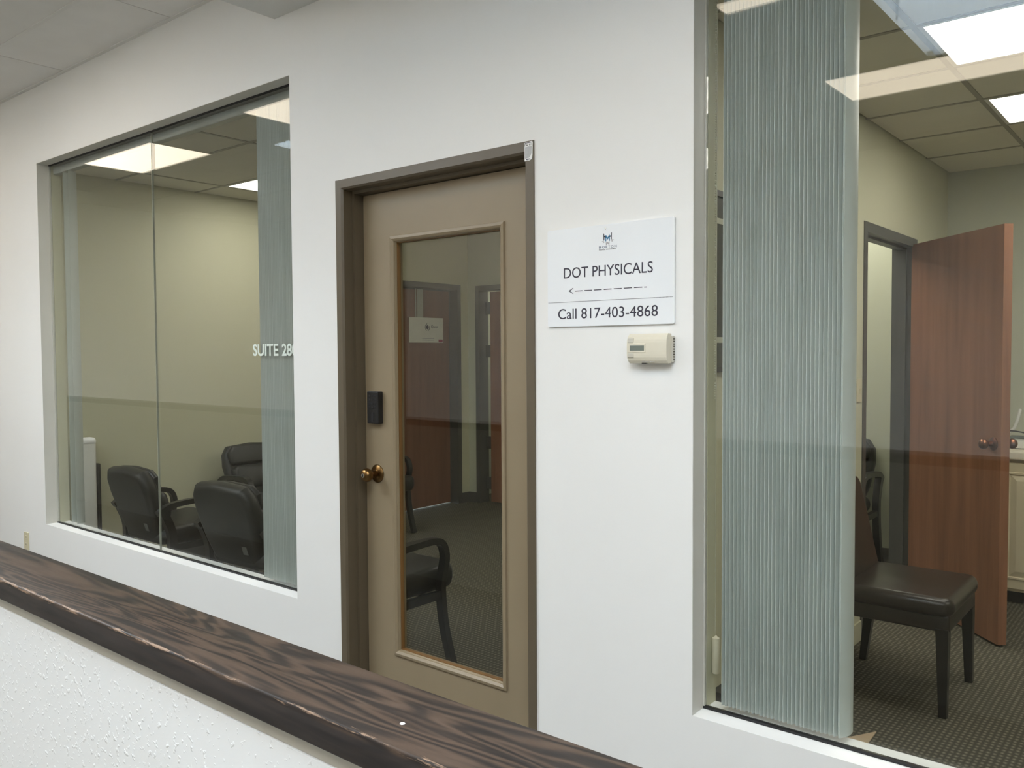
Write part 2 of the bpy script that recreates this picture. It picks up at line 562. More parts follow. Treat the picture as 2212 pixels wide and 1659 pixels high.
# half wall in front of the camera, with its trim strip, and its oak cap
hw = struct('wall_half', boxes((XL, XR, -1.575, -1.462, 0, 0.981), (XL, XR, -1.566, -1.462, 0.981, 1.003)), M['half'], 'white textured half wall under the dark oak cap', 'wall')
obj('dimming_back_panel', boxes((XL, XR, -1.462, -1.458, 0.0, 1.003)), M['dim_back'], hw)  # added panel, darker than the wall, to dim its reflection in the glass
obj('trim_strip', rbox(XL, XR, -1.5715, -1.5665, 0.980, 1.003, 0.0015, 1), M['trimstrip'], hw)
tag(obj('ledge_cap', rbox(XL, XR, -1.583, -1.445, 1.003, 1.045, 0.0035, 3), M['oak'], None, True), 'dark stained oak cap board running along the top of the white half wall', 'ledge')

# soffit along the front wall
struct('trim_soffit', boxes((-3.145, XR, -0.95, 0.0, 2.925, ZC + 0.02)), M['soffit'], 'painted grey dropped soffit above the brown door', 'soffit')

# ceilings: a deck above, tiles and grid bars as pieces
def ceiling(name, deck, z, rows, tile_mat, bar_mat, skip, label):
    root = struct(name, boxes(*[(a, b, c, d, z + 0.03, z + 0.09) for a, b, c, d in deck]), tile_mat, label, 'ceiling')
    cache = {}
    for (y0, y1, xs) in rows:
        for xa, xb in zip(xs, xs[1:]):
            cx, cyy = (xa + xb) / 2, (y0 + y1) / 2
            if any(a < cx < b and c < cyy < d for a, b, c, d in skip):
                continue
            w, d = round(xb - xa, 3), round(y1 - y0, 3)
            if (w, d) not in cache:
                cache[(w, d)] = mesh_of('tile', boxes((-w / 2 + 0.010, w / 2 - 0.010, -d / 2 + 0.010, d / 2 - 0.010, 0.003, 0.018)), tile_mat)
            t = obj('tile', cache[(w, d)], tile_mat, root)
            t.location = (cx, cyy, z)
    return root

def bar(root, x0, x1, y0, y1, z, mat):
    obj('grid_bar', boxes((x0, x1, y0, y1, z, z + 0.02)), mat, root)

xsL = [-9.6, -8.82, -7.61, -6.40, -5.19, -3.98, -3.145]
xsR = [-3.145, -1.90, -0.69, 0.52, 1.73, 2.94, 4.2]
xsS = [-9.6, -8.2, -6.98, -5.77, -4.56, -3.35, -2.14, -1.265, -0.055, 1.155, 2.365, 4.2]
xsB = [-9.6, -9.16, -7.95, -6.74, -5.53, -4.32, -3.11, -1.90, -0.69, 0.52, 1.73, 2.94, 4.2]
HALL_LAMPS = [(-7.61, -6.40, -1.55, -0.975), (-5.19, -3.98, -1.55, -0.975), (-1.90, -0.69, -1.60, -0.99), (0.52, 1.73, -1.60, -0.99),
              (-1.90, -0.69, -3.50, -2.895), (0.52, 1.73, -3.50, -2.895), (-5.53, -4.32, -3.50, -2.895), (-5.53, -4.32, -4.68, -4.09), (-6.74, -5.53, -4.68, -4.09), (-7.95, -6.74, -4.68, -4.09), (0.52, 1.73, -4.68, -4.09)]  # left and rearmost lamps here are unseen fill, added to brighten the hall
deck = [(XL, XR, -1.627, 0.0), (XL, XR, -5.12, -2.90)]
cur = XL
for a, b, c, d in SKYLIGHTS:
    deck.append((cur, a - 0.04, -2.90, -1.627))
    cur = b + 0.04
deck.append((cur, XR, -2.90, -1.627))
rows = [(-0.40, 0.0, xsL), (-0.975, -0.40, xsL), (-1.55, -0.975, xsL), (-1.667, -1.55, xsL),
        (-0.99, -0.95, xsR), (-1.60, -0.99, xsR), (-1.667, -1.60, xsR),
        (-2.2635, -1.667, xsS), (-2.86, -2.2635, xsS), (-2.895, -2.86, xsB), (-3.50, -2.895, xsB), (-4.09, -3.50, xsB), (-4.68, -4.09, xsB), (-5.0, -4.68, xsB)]
hall_c = ceiling('ceiling_hall', deck, ZC, rows, M['tile'], M['bar'], SKYLIGHTS + HALL_LAMPS, 'grey acoustic tile ceiling of the hall')
hb = 0.010
for y in (-0.40, -0.975, -1.55):
    bar(hall_c, XL, -3.145, y - hb, y + hb, ZC, M['bar'])
for y in (-0.99, -1.60):
    bar(hall_c, -3.145, XR, y - hb, y + hb, ZC, M['bar'])
for y in (-1.657, -2.87, -3.50, -4.09, -4.68):
    bar(hall_c, XL, XR, y - hb, y + hb, ZC, M['bar'])
for x in xsL[1:]:
    for ya, yb in ((-0.39, 0.0), (-0.965, -0.41), (-1.54, -0.985), (-1.647, -1.56)):
        bar(hall_c, x - hb, x + hb, ya, yb, ZC, M['bar'])
for x in xsR[1:-1]:
    for ya, yb in ((-0.98, -0.95), (-1.59, -1.0), (-1.647, -1.61)):
        bar(hall_c, x - hb, x + hb, ya, yb, ZC, M['bar'])
for x in (-8.2, -6.98, -5.78, -3.34, -2.14, -1.275, 1.165, 2.365):
    bar(hall_c, x - hb, x + hb, -2.86, -1.667, ZC, M['bar'])
for x in xsB[1:-1]:
    for ya, yb in ((-3.49, -2.88), (-4.08, -3.51), (-4.67, -4.10), (-5.0, -4.69)):
        bar(hall_c, x - hb, x + hb, ya, yb, ZC, M['bar'])
bar(hall_c, XL, -3.145, -0.022, 0.0, ZC - 0.002, M['bar'])

for i, (x0, x1, y0, y1) in enumerate(SKYLIGHTS):
    t = 0.04
    zb = ZC + 0.02
    s = struct('skylight_well', boxes((x0 - t, x0, y0 - t, y1 + t, zb, ZS), (x1, x1 + t, y0 - t, y1 + t, zb, ZS),
                                      (x0, x1, y0 - t, y0, zb, ZS), (x0, x1, y1, y1 + t, zb, ZS)), M['well'],
               ['pale blue lit skylight well over the left of the hall', 'pale blue lit skylight well over the right of the hall'][i], 'skylight')
    for x in (x0 + 0.6, x0 + 1.2, x0 + 1.8):
        obj('seam', boxes((x - 0.006, x + 0.006, y0, y0 + 0.006, zb, ZS)), M['seam'], s)
    for y in (y0 + 0.62,):
        obj('seam', boxes((x0, x0 + 0.006, y - 0.006, y + 0.006, zb, ZS)), M['seam'], s)
    obj('corner_trim', boxes((x0, x0 + 0.03, y0, y0 + 0.03, zb, ZS)), M['well'], s)

def grid_ceiling(name, x0, x1, y0, y1, xs, ys, z, skip, label):
    rws = [(a, b, xs) for a, b in zip(ys, ys[1:])]
    r = ceiling(name, [(x0, x1, y0, y1)], z, rws, M['room_tile'], M['room_bar'], skip, label)
    for y in ys[1:-1]:
        bar(r, x0, x1, y - 0.011, y + 0.011, z, M['room_bar'])
    for x in xs[1:-1]:
        for ya, yb in zip(ys, ys[1:]):
            bar(r, x - 0.011, x + 0.011, ya + 0.011, yb - 0.011, z, M['room_bar'])
    return r

ysI = [0.14, 0.50, 1.083, 1.665, 2.245, 2.83, 3.41, 3.97]
ROOM_LAMPS_L = [(-5.31, -4.10, 1.083, 1.665), (-2.88, -1.67, 2.245, 2.83), (-2.88, -1.67, 3.41, 3.97)]  # the last is an unseen fill lamp, added to brighten the back wall
ROOM_LAMPS_R = [(-0.85, 0.33, 1.083, 1.665), (-0.85, 0.33, 2.245, 2.83), (1.51, 2.69, 1.083, 1.665)]
grid_ceiling('ceiling_left', -5.66, -1.48, 0.14, 3.97, [-5.66, -5.31, -4.10, -2.88, -1.67, -1.48], ysI, ZR, ROOM_LAMPS_L, 'acoustic tile ceiling over the waiting room')
grid_ceiling('ceiling_right', -1.364, 3.0, 0.14, 3.97, [-1.364, -0.85, 0.33, 1.51, 2.69, 3.0], ysI, ZR, ROOM_LAMPS_R, 'acoustic tile ceiling over the right hand room')
struct('ceiling_closet', boxes((-5.92, -4.08, 4.09, 5.72, 2.5, 2.6)), M['room_tile'], 'plain ceiling of the small room behind the ajar door', 'ceiling')

def ceiling_lamp(x0, x1, y0, y1, z, lens, label, group):
    t = empty('ceiling_light', ((x0 + x1) / 2, (y0 + y1) / 2, z))
    tag(t, label, 'ceiling light', group)
    w, d = (x1 - x0) / 2 - 0.010, (y1 - y0) / 2 - 0.010
    f = 0.018
    obj('frame', boxes((-w, w, -d, -d + f, 0, 0.03), (-w, w, d - f, d, 0, 0.03), (-w, -w + f, -d + f, d - f, 0, 0.03), (w - f, w, -d + f, d - f, 0, 0.03)), M['lampframe'], t)
    obj('diffuser', boxes((-w + f, w - f, -d + f, d - f, 0.006, 0.012)), lens, t)

hl = ['warm ceiling light reflected at the centre of the left window', 'warm ceiling light reflected at the right edge of the left window',
      'ceiling light reflected as a yellow bar at the top of the right blinds', 'ceiling light above the hall, right of the skylight edge, nearest the suite wall',
      'ceiling light reflected as a long pink bar in the right window', 'ceiling light above the hall, out of frame behind the half wall',
      'added fill light above the hall, unseen behind the left skylight',
      'added unseen fill light near the rear hall wall, nearer the camera', 'added unseen fill light near the rear hall wall, farther from the camera', 'added unseen fill light near the rear hall wall, farthest from the camera', 'added unseen fill light near the rear hall wall, right of the camera']
for lp, la in zip(HALL_LAMPS, hl):
    ceiling_lamp(*lp, ZC, M['lamp_hall'], la, 'hall ceiling lights')
for lp, la in zip(ROOM_LAMPS_L, ['white ceiling light beside the left window blinds, over the waiting room', 'white ceiling light over the back of the waiting room', 'added unseen fill light over the back wall of the waiting room, behind the chair']):
    ceiling_lamp(*lp, ZR, M['lamp_room'], la, 'room ceiling lights')
for lp, la in zip(ROOM_LAMPS_R, ['larger, nearer white ceiling light in the right window', 'smaller, farther white ceiling light in the right window', 'white ceiling light over the far end of the right room']):
    ceiling_lamp(*lp, ZR, M['lamp_room'], la, 'room ceiling lights')
ceiling_lamp(-5.3, -4.7, 4.5, 5.1, 2.468, M['lamp_room'], 'ceiling light in the small room behind the ajar door', 'room ceiling lights')

# baseboards inside
struct('baseboard_left', boxes((-5.66, -5.652, 0.14, 2.87, 0, 0.1), (-5.66, -5.652, 3.859, 3.97, 0, 0.1)), M['base'], 'grey vinyl base along the waiting room side wall', 'baseboard')
struct('baseboard_back', boxes((-5.652, -5.56, 3.962, 3.97, 0, 0.1), (-4.60, -1.48, 3.962, 3.97, 0, 0.1), (-1.356, -1.0, 3.962, 3.97, 0, 0.1)), M['base'], 'grey vinyl base along the back wall', 'baseboard')
struct('baseboard_middle', boxes((-1.364, -1.356, 0.14, 2.226, 0, 0.1), (-1.364, -1.356, 3.21, 3.97, 0, 0.1)), M['room_wall'], 'pale base along the partition wall', 'baseboard')

# ------------------------------------------------------------------ windows
def window(name, op, joints, label):
    x0, x1, z0, z1 = op
    r = empty(name, ((x0 + x1) / 2, YG, z0))
    tag(r, label, 'window', kind='structure')
    L = Matrix.Translation((-(x0 + x1) / 2, -YG, -z0))
    def part(nm, bm, mat, parent=r, smooth=False):
        bmesh.ops.transform(bm, matrix=L, verts=list(bm.verts))
        return obj(nm, bm, mat, parent, smooth)
    xs = [x0 + 0.004] + joints + [x1 - 0.004]
    panes = []
    for a, b in zip(xs, xs[1:]):
        panes.append(part('pane', boxes((a + 0.001, b - 0.001, YG, YG + 0.010, z0 + 0.008, z1 - 0.004)), M['glass']))
    for j in joints:
        part('silicone_joint', boxes((j - 0.0015, j + 0.0015, YG - 0.0005, YG + 0.010, z0 + 0.008, z1 - 0.01)), M['silicone'])
    part('gasket', boxes((x0 + 0.001, x1 - 0.001, YG - 0.006, YG + 0.010, z0 + 0.0005, z0 + 0.007)), M['gasket'])
    part('gasket', boxes((x0 + 0.001, x1 - 0.001, YG - 0.004, YG + 0.010, z1 - 0.005, z1 - 0.0005)), M['gasket'])
    part('gasket', boxes((x0 + 0.0005, x0 + 0.004, YG - 0.003, YG + 0.010, z0 + 0.007, z1 - 0.005)), M['reveal'])
    part('jamb_skin', boxes((x0 + 0.0002, x0 + 0.0012, 0.001, YG - 0.004, z0 + 0.001, z1 - 0.001)), M['reveal'])  # thin skins on jamb and head, darker and warmer than the wall
    part('head_skin', boxes((x0 + 0.0012, x1 - 0.0012, 0.001, YG - 0.005, z1 - 0.0012, z1 - 0.0002)), M['reveal'])
    part('jamb_shade_skin', boxes((x0 + 0.0005, x0 + 0.006, YG + 0.011, WT + 0.001, z0 + 0.0005, z1 - 0.0005)), M['room_wall'])  # room beige on the inner jamb stands in for its dimmer light
    return r, panes, L

win1, panes1, L1 = window('window_1', W1, [-4.360], 'frameless interior window left of the brown door, lettered SUITE 280')
win2, panes2, L2 = window('window_2', W2, [0.55], 'large frameless interior window right of the sign')
def on_glass(u, w, d):
    return (u + L1[0][3], YG - 0.0008 - d + L1[1][3], w + L1[2][3])
text_mesh('lettering', 'SUITE', M['letter'], -3.457, -3.258, 1.474, 1.530, YG, win1, on_glass, bold=0.022)
text_mesh('lettering', '280', M['letter'], -3.231, -3.120, 1.474, 1.530, YG, win1, on_glass, bold=0.022)

# vertical blinds: every slat a curved vane
def slat_mesh(zlo, zhi, w=0.066):
    bm = bmesh.new()
    n = 6
    th = 0.0012
    prof = []
    for i in range(n + 1):
        s = -1 + 2 * i / n
        prof.append((0.007 * (1 - s * s), s * w / 2))
    pts = [(a + th, b) for a, b in prof] + [(a, b) for a, b in prof[::-1]]
    A = [bm.verts.new((a, b, zlo)) for a, b in pts]
    B = [bm.verts.new((a, b, zhi)) for a, b in pts]
    k = len(pts)
    for i in range(k):
        bm.faces.new((A[i], A[(i + 1) % k], B[(i + 1) % k], B[i]))
    for i in range(n):
        bm.faces.new((A[i], A[i + 1], A[k - 2 - i], A[k - 1 - i]))
        bm.faces.new((B[i], B[i + 1], B[k - 2 - i], B[k - 1 - i]))
    return mesh_of('slat', bm, M['slat'], True)

def blind(x0, x1, zlo, ztop, slats, label):
    t = empty('vertical_blind', ((x0 + x1) / 2, 0.114, ztop))
    tag(t, label, 'blind', 'vertical blinds')
    cx = (x0 + x1) / 2
    obj('headrail', rbox(x0 - cx, x1 - cx, -0.022, 0.022, -0.045, 0.0, 0.005, 2), M['rail'], t)
    me = slat_mesh(zlo - ztop, -0.050)
    for x, a in slats:
        o = obj('slat', me, None, t)
        o.location = (x - cx, 0, 0)
        o.rotation_euler = (0, 0, a)
    return t

TW = math.radians(-13)
sl = [(-5.480, math.radians(25)), (-5.405, math.radians(25))]
x = -3.405
while x < -3.085:
    sl.append((x + random.uniform(-0.001, 0.001), TW + random.uniform(-0.08, 0.08)))
    x += 0.028 if -3.228 < x < -3.216 else 0.0118
blind(-5.625, -3.055, 0.436, 2.655, sl, 'grey vertical blind drawn to the right side of the left window')
sl = [(-1.094 + i * 0.01172 + random.uniform(-0.0008, 0.0008), TW + random.uniform(-0.03, 0.03)) for i in range(30)]
sl.append((-0.750, TW))
b2 = blind(-1.150, 2.28, 0.437, 2.655, sl, 'grey vertical blind stacked at the left of the right window')
cx2 = (-1.150 + 2.28) / 2
def beads(bm, x, y, za, zb, r=0.0024, step=0.0075):
    z = za
    while z < zb:
        bmesh.ops.create_icosphere(bm, subdivisions=1, radius=r, matrix=Matrix.Translation((x, y, z)))
        z += step
bm = bmesh.new()
beads(bm, -1.151 - cx2, 0.0, 1.345 - 2.655, -0.05)
beads(bm, -1.143 - cx2, 0.006, 1.345 - 2.655, -0.05)
tag(obj('bead_chain', bm, M['chain'], b2), kind='stuff')
obj('pull_cord', tube(bmesh.new(), [(-1.1385 - cx2, 0.004, -0.05), (-1.1385 - cx2, 0.004, 0.62 - 2.655)], 0.0011, 6), M['chain'], b2)
obj('cord_weight', lathe(bmesh.new(), [(0, 0.0), (0, 0.010), (0.004, 0.0115), (0.105, 0.0115), (0.108, 0.0105), (0.110, 0.006), (0.118, 0.0)], (-1.1365 - cx2, 0.004, 0.514 - 2.655), (0, 0, 1), 16), M['weight'], b2, True)

# ------------------------------------------------------------------ entrance door (door_1)
d1 = empty('door_1', (-2.237, 0.0, 0.0))
tag(d1, 'tan half glazed door in a brown metal frame, with keypad lock', 'door', kind='structure')
DX = 2.237
def dpart(nm, bm, mat, parent=None, smooth=False):
    bmesh.ops.translate(bm, vec=(DX, 0, 0), verts=list(bm.verts))
    return obj(nm, bm, mat, parent or d1, smooth)
prof = [(0, -0.006), (0.033, -0.006), (0.040, 0.002), (0.040, 0.048), (0.052, 0.048), (0.052, 0.138), (0, 0.138)]
X0, X1, ZT = DR[0], DR[1], DR[3]
fr = bmesh.new()
def mitre_frame(bm, prof, x0, x1, zt):
    """frame profile run up the left jamb, across the head and down the right jamb with mitred corners"""
    secs = []
    for u, y in prof:
        secs.append([(x0 + u, y, 0), (x0 + u, y, zt - u), (x1 - u, y, zt - u), (x1 - u, y, 0)])
    V = [[bm.verts.new(p) for p in s] for s in secs]
    n = len(prof)
    for i in range(n):
        for k in range(3):
            bm.faces.new((V[i][k], V[i][k + 1], V[(i + 1) % n][k + 1], V[(i + 1) % n][k]))
    bm.faces.new([V[i][0] for i in range(n)])
    bm.faces.new([V[i][3] for i in range(n)])
mitre_frame(fr, prof, X0, X1, ZT)
dpart('door_frame', fr, M['frame'])
YL = 0.093
OX0, OX1, OZ0, OZ1 = -2.508, -1.958, 0.285, 1.926      # glass opening
leaf = dpart('leaf', boxes((X0 + 0.055, OX0, YL, YL + 0.044, 0.01, 2.126), (OX1, X1 - 0.055, YL, YL + 0.044, 0.01, 2.126),
                           (OX0, OX1, YL, YL + 0.044, 0.01, OZ0), (OX0, OX1, YL, YL + 0.044, OZ1, 2.126)), M['leaf'])
def ring_frame(prof, x0, x1, z0, z1):
    """closed rectangular frame, profile (inset from the outer edge, y)"""
    bm = bmesh.new()
    V = []
    for u, y in prof:
        V.append([bm.verts.new(p) for p in ((x0 + u, y, z0 + u), (x1 - u, y, z0 + u), (x1 - u, y, z1 - u), (x0 + u, y, z1 - u))])
    n = len(prof)
    for i in range(n):
        for k in range(4):
            bm.faces.new((V[i][k], V[i][(k + 1) % 4], V[(i + 1) % n][(k + 1) % 4], V[(i + 1) % n][k]))
    return bm
dpart('glazing_moulding', ring_frame([(0, YL), (0.002, YL - 0.007), (0.012, YL - 0.009), (0.020, YL - 0.003), (0.024, YL + 0.008), (0.024, YL + 0.012), (0, YL + 0.012)],
                                     OX0 - 0.022, OX1 + 0.022, OZ0 - 0.022, OZ1 + 0.022), M['leaf'], leaf)
dpart('glazing_bead', ring_frame([(0, YL + 0.012), (0.004, YL + 0.012), (0.004, YL + 0.030), (0, YL + 0.030)], OX0, OX1, OZ0, OZ1), M['bead'], leaf)
dpart('pane', boxes((OX0 + 0.001, OX1 - 0.001, YL + 0.026, YL + 0.032, OZ0 + 0.001, OZ1 - 0.001)), M['door_glass'], leaf)
kc = (-2.622, YL, 0.993)
kb = lathe(bmesh.new(), [(0, 0.0), (0, 0.037), (0.004, 0.037), (0.008, 0.033), (0.010, 0.020), (0.012, 0.014), (0.034, 0.0125), (0.038, 0.014), (0.041, 0.021), (0.048, 0.0265), (0.058, 0.0285),
                         (0.068, 0.0265), (0.076, 0.0195), (0.0785, 0.012), (0.0785, 0.0)], kc, (0, -1, 0), 32)
knob = dpart('door_knob', kb, M['brass'], leaf, True)
dpart('keyway', lathe(bmesh.new(), [(0.0780, 0.0), (0.0780, 0.0095), (0.0800, 0.009), (0.0800, 0.0)], kc, (0, -1, 0), 20), M['steel'], knob)
dpart('key_slot', boxes((kc[0] - 0.0012, kc[0] + 0.0012, YL - 0.0812, YL - 0.0800, kc[2] - 0.006, kc[2] + 0.006)), M['black'], knob)
kp = dpart('keypad_lock', rbox(-2.652, -2.584, YL - 0.028, YL, 1.199, 1.330, 0.004, 2), M['black'], leaf)
for r in range(4):
    for c in range(3):
        dpart('key_button', rbox(-2.641 + c * 0.017, -2.629 + c * 0.017, YL - 0.0300, YL - 0.0275, 1.306 - r * 0.015, 1.315 - r * 0.015, 0.001, 1), M['gasket'], kp)
dpart('key_cover', rbox(-2.625, -2.609, YL - 0.031, YL - 0.0275, 1.208, 1.245, 0.002, 1), M['gasket'], kp)
dpart('indicator_light', rbox(-2.620, -2.616, YL - 0.0305, YL - 0.0275, 1.263, 1.267, 0.001, 1), M['steel'], kp)

# emergency sticker on the frame corner
st = obj('sticker', prism(bmesh.new(), [(-1.765, 2.176), (-1.7335, 2.1785), (-1.7315, 2.174), (-1.7325, 2.134), (-1.7355, 2.120), (-1.747, 2.116), (-1.752, 2.118), (-1.765, 2.116)], wall_xz, -0.0072, -0.0061), M['sticker'])
tag(st, 'small torn white Dial 911 sticker on the brown door frame corner', 'sticker')
obj('print_panel', prism(bmesh.new(), [(-1.763, 2.162), (-1.7345, 2.163), (-1.7365, 2.138), (-1.745, 2.126), (-1.763, 2.124)], wall_xz, -0.0078, -0.0072), M['stickergrey'], st)
text_mesh('lettering', 'Dial 911', M['black'], -1.7635, -1.735, 2.1645, 2.1715, -0.0072, st)
obj('print_line', boxes((-1.763, -1.736, -0.0078, -0.0072, 2.1735, 2.1755)), M['ink'], st)
obj('print_line', boxes((-1.759, -1.744, -0.0078, -0.0072, 2.1195, 2.1225)), M['ink'], st)

# ------------------------------------------------------------------ wall sign, thermostat, outlet
sg = empty('wall_sign', (-1.441, -0.001, 1.567))
tag(sg, 'white DOT PHYSICALS sign screwed to the wall between door and right window', 'sign')
def loc(bm):
    bmesh.ops.translate(bm, vec=(1.441, 0.001, -1.567), verts=list(bm.verts))
    return bm
def sg_to(u, w, d):
    return (u + 1.441, -0.0065 - d + 0.001, w - 1.567)
def rrect(x0, x1, z0, z1, r, n=4):
    out = []
    for cx_, cz_, a0 in ((x1 - r, z0 + r, -90), (x1 - r, z1 - r, 0), (x0 + r, z1 - r, 90), (x0 + r, z0 + r, 180)):
        for k in range(n + 1):
            a = math.radians(a0 + 90 * k / n)
            out.append((cx_ + r * math.cos(a), cz_ + r * math.sin(a)))
    return out
obj('panel', loc(prism(bmesh.new(), rrect(-1.672, -1.210, 1.567, 1.878, 0.006), wall_xz, -0.0065, -0.001)), M['sign'], sg)
text_mesh('lettering', 'DOT PHYSICALS', M['ink'], -1.607, -1.282, 1.7205, 1.754, 0, sg, sg_to)
text_mesh('lettering', 'Call 817-403-4868', M['ink'], -1.630, -1.265, 1.591, 1.624, 0, sg, sg_to)
text_mesh('lettering', 'MORTON', M['slate'], -1.472, -1.408, 1.805, 1.8125, 0, sg, sg_to, spacing=1.5)
text_mesh('lettering', 'MEDICAL MANAGEMENT', M['ink'], -1.472, -1.409, 1.7995, 1.8030, 0, sg, sg_to, spacing=1.2)
ar = bmesh.new()
def flat(bm, poly, d=0.0006):
    prism(bm, poly, lambda u, v, dd: sg_to(u, v, dd), 0.0, d)
    return bm
flat(ar, [(-1.589, 1.680), (-1.571, 1.6895), (-1.571, 1.6868), (-1.5835, 1.680), (-1.571, 1.6732), (-1.571, 1.6705)])
for i in range(7):
    a = -1.5635 + i * 0.0362
    flat(ar, [(a, 1.6775), (a + 0.0285, 1.6775), (a + 0.0285, 1.6800), (a, 1.6800)])
flat(ar, [(-1.3112, 1.6770), (-1.3020, 1.6770), (-1.3020, 1.6795), (-1.3112, 1.6795)])
obj('arrow', ar, M['ink'], sg)
dt = bmesh.new()
x = -1.669
while x < -1.214:
    flat(dt, [(x, 1.6443), (x + 0.0020, 1.6443), (x + 0.0020, 1.6461), (x, 1.6461)])
    x += 0.0040
tag(obj('dotted_line', dt, M['ink'], sg), kind='stuff')
def lg(u, v):                       # logo units -> sign plane
    return (-1.4405 + u * 0.0235, 1.8325 + v * 0.0180)
def logo(polys, mat, nm):
    bm = bmesh.new()
    for p in polys:
        flat(bm, [lg(*q) for q in p])
    obj(nm, bm, mat, sg)
logo([[(-0.62, -0.18), (-0.52, -0.18), (-0.50, 0.38), (-0.36, 0.28), (-0.25, 0.30), (-0.25, 0.50), (-0.36, 0.48), (-0.50, 0.60), (-0.56, 1.0), (-0.64, 1.0)],
      [(0.62, -0.12), (0.52, -0.12), (0.50, 0.40), (0.36, 0.30), (0.25, 0.30), (0.25, 0.50), (0.36, 0.50), (0.50, 0.62), (0.56, 1.04), (0.64, 1.04)]], M['navy'], 'logo_wing')
logo([[(-0.34, -0.36), (-0.22, -0.36), (-0.22, 0.22), (0.0, -0.10), (0.22, 0.22), (0.22, -0.34), (0.34, -0.34), (0.34, 0.68), (0.22, 0.68), (0.0, 0.26), (-0.22, 0.68), (-0.34, 0.68)]], M['blue'], 'logo_letter')
logo([[(-0.28, -0.40), (-0.18, -0.42), (-0.18, -0.68), (0.0, -0.46), (0.18, -0.68), (0.18, -0.42), (0.28, -0.40), (0.26, -1.0), (0.17, -1.0), (0.0, -0.72), (-0.17, -1.02), (-0.26, -1.04)],
      [(-0.60, -0.16), (-0.98, -0.40), (-0.72, -0.34), (-0.74, -0.66), (-0.38, -0.40), (-0.58, -0.44), (-0.60, -0.30)],
      [(0.62, -0.10), (1.00, -0.20), (0.74, -0.28), (0.76, -0.52), (0.42, -0.36), (0.60, -0.40), (0.62, -0.26)]], M['greyink'], 'logo_leaf')
obj('screw', loc(lathe(bmesh.new(), [(0, 0.0), (0, 0.0028), (0.001, 0.0026), (0.0018, 0.0015), (0.0018, 0.0)], (-1.448, -0.0065, 1.865), (0, -1, 0), 14)), M['steel'], sg, True)

th = empty('thermostat', (-1.286, 0.0, 1.451))
tag(th, 'almond coloured wall thermostat with small grey display below the sign', 'thermostat')
def tloc(bm):
    bmesh.ops.translate(bm, vec=(1.286, 0, -1.451), verts=list(bm.verts))
    return bm
obj('base_plate', tloc(rbox(-1.350, -1.2125, -0.010, 0.0, 1.4535, 1.532, 0.003, 2)), M['thermo2'], th)
bm = bmesh.new()
nn = 10
A, B = [], []
for i in range(nn + 1):             # bowed cover: profile in z, bulging towards the hall
    s = -1 + 2 * i / nn
    z = 1.495 + s * 0.044
    yb = -0.026 - 0.010 * (1 - s ** 4)
    A.append(bm.verts.new((-1.354 + 0.004 * s ** 4, yb, z)))
    B.append(bm.verts.new((-1.220, yb, z)))
a0, a1 = bm.verts.new((-1.351, -0.010, 1.452)), bm.verts.new((-1.351, -0.010, 1.538))
b0, b1 = bm.verts.new((-1.218, -0.010, 1.452)), bm.verts.new((-1.218, -0.010, 1.538))
for i in range(nn):
    bm.faces.new((A[i], B[i], B[i + 1], A[i + 1]))
bm.faces.new(A + [a1, a0])
bm.faces.new([b0, b1] + B[::-1])
bm.faces.new((a0, b0, B[0], A[0]))
bm.faces.new((a1, A[-1], B[-1], b1))
bm.faces.new((a0, a1, b1, b0))
obj('cover', tloc(bm), M['thermo'], th)
obj('display_bezel', tloc(rbox(-1.3515, -1.290, -0.0375, -0.030, 1.4825, 1.5105, 0.0015, 2)), M['thermo'], th)
obj('display', tloc(boxes((-1.343, -1.294, -0.0379, -0.037, 1.4885, 1.504))), M['lcd'], th)
obj('button', tloc(rbox(-1.3515, -1.331, -0.0368, -0.030, 1.5118, 1.526, 0.001, 1)), M['thermo2'], th)
obj('button', tloc(rbox(-1.3515, -1.331, -0.0368, -0.030, 1.4680, 1.4815, 0.001, 1)), M['thermo2'], th)
obj('switch_slot', tloc(boxes((-1.306, -1.292, -0.030, -0.014, 1.4500, 1.4522))), M['black'], th)
for a, w in ((-1.303, 0.006), (-1.292, 0.009), (-1.276, 0.007), (-1.267, 0.005)):
    obj('print_mark', tloc(boxes((a, a + w, -0.0330, -0.0310, 1.4550, 1.4565))), M['greyink'], th)
for i in range(9):
    z = 1.461 + i * 0.0075
    obj('vent_slot', tloc(boxes((-1.2128, -1.2118, -0.0085, -0.002, z, z + 0.0035))), M['slot'], th)

def outlet(name, label, cat, to, recept):
    t = empty(name, to(0, 0, 0))
    o0 = Vector(to(0, 0, 0))
    tag(t, label, cat)
    def p(nm, u0, u1, v0, v1, d0, d1, mat, r=0.0015):
        A, B = Vector(to(u0, v0, d0)) - o0, Vector(to(u1, v1, d1)) - o0
        obj(nm, rbox(min(A.x, B.x), max(A.x, B.x), min(A.y, B.y), max(A.y, B.y), min(A.z, B.z), max(A.z, B.z), r, 2), mat, t)
    p('cover_plate', -0.036, 0.036, -0.058, 0.058, 0, 0.006, M['ivory'], 0.002)
    if recept:
        for s in (-1, 1):
            p('receptacle', -0.017, 0.017, s * 0.024 - 0.014, s * 0.024 + 0.014, 0.004, 0.008, M['ivory'])
            for u in (-0.006, 0.006):
                p('slot', u - 0.0015, u + 0.0015, s * 0.024 - 0.003, s * 0.024 + 0.007, 0.0075, 0.0084, M['slot'], 0.0003)
    else:
        p('toggle', -0.005, 0.005, -0.012, 0.012, 0.004, 0.012, M['ivory'], 0.001)
outlet('wall_outlet', 'ivory duplex wall outlet low on the white wall, left of the left window', 'outlet', lambda u, v, d: (-5.939 + u, -d, 0.272 + v), True)
outlet('light_switch', 'ivory light switch on the partition wall beside the charcoal doorway', 'light switch', lambda u, v, d: (-1.364 + d, 2.165 + u, 1.281 + v), False)
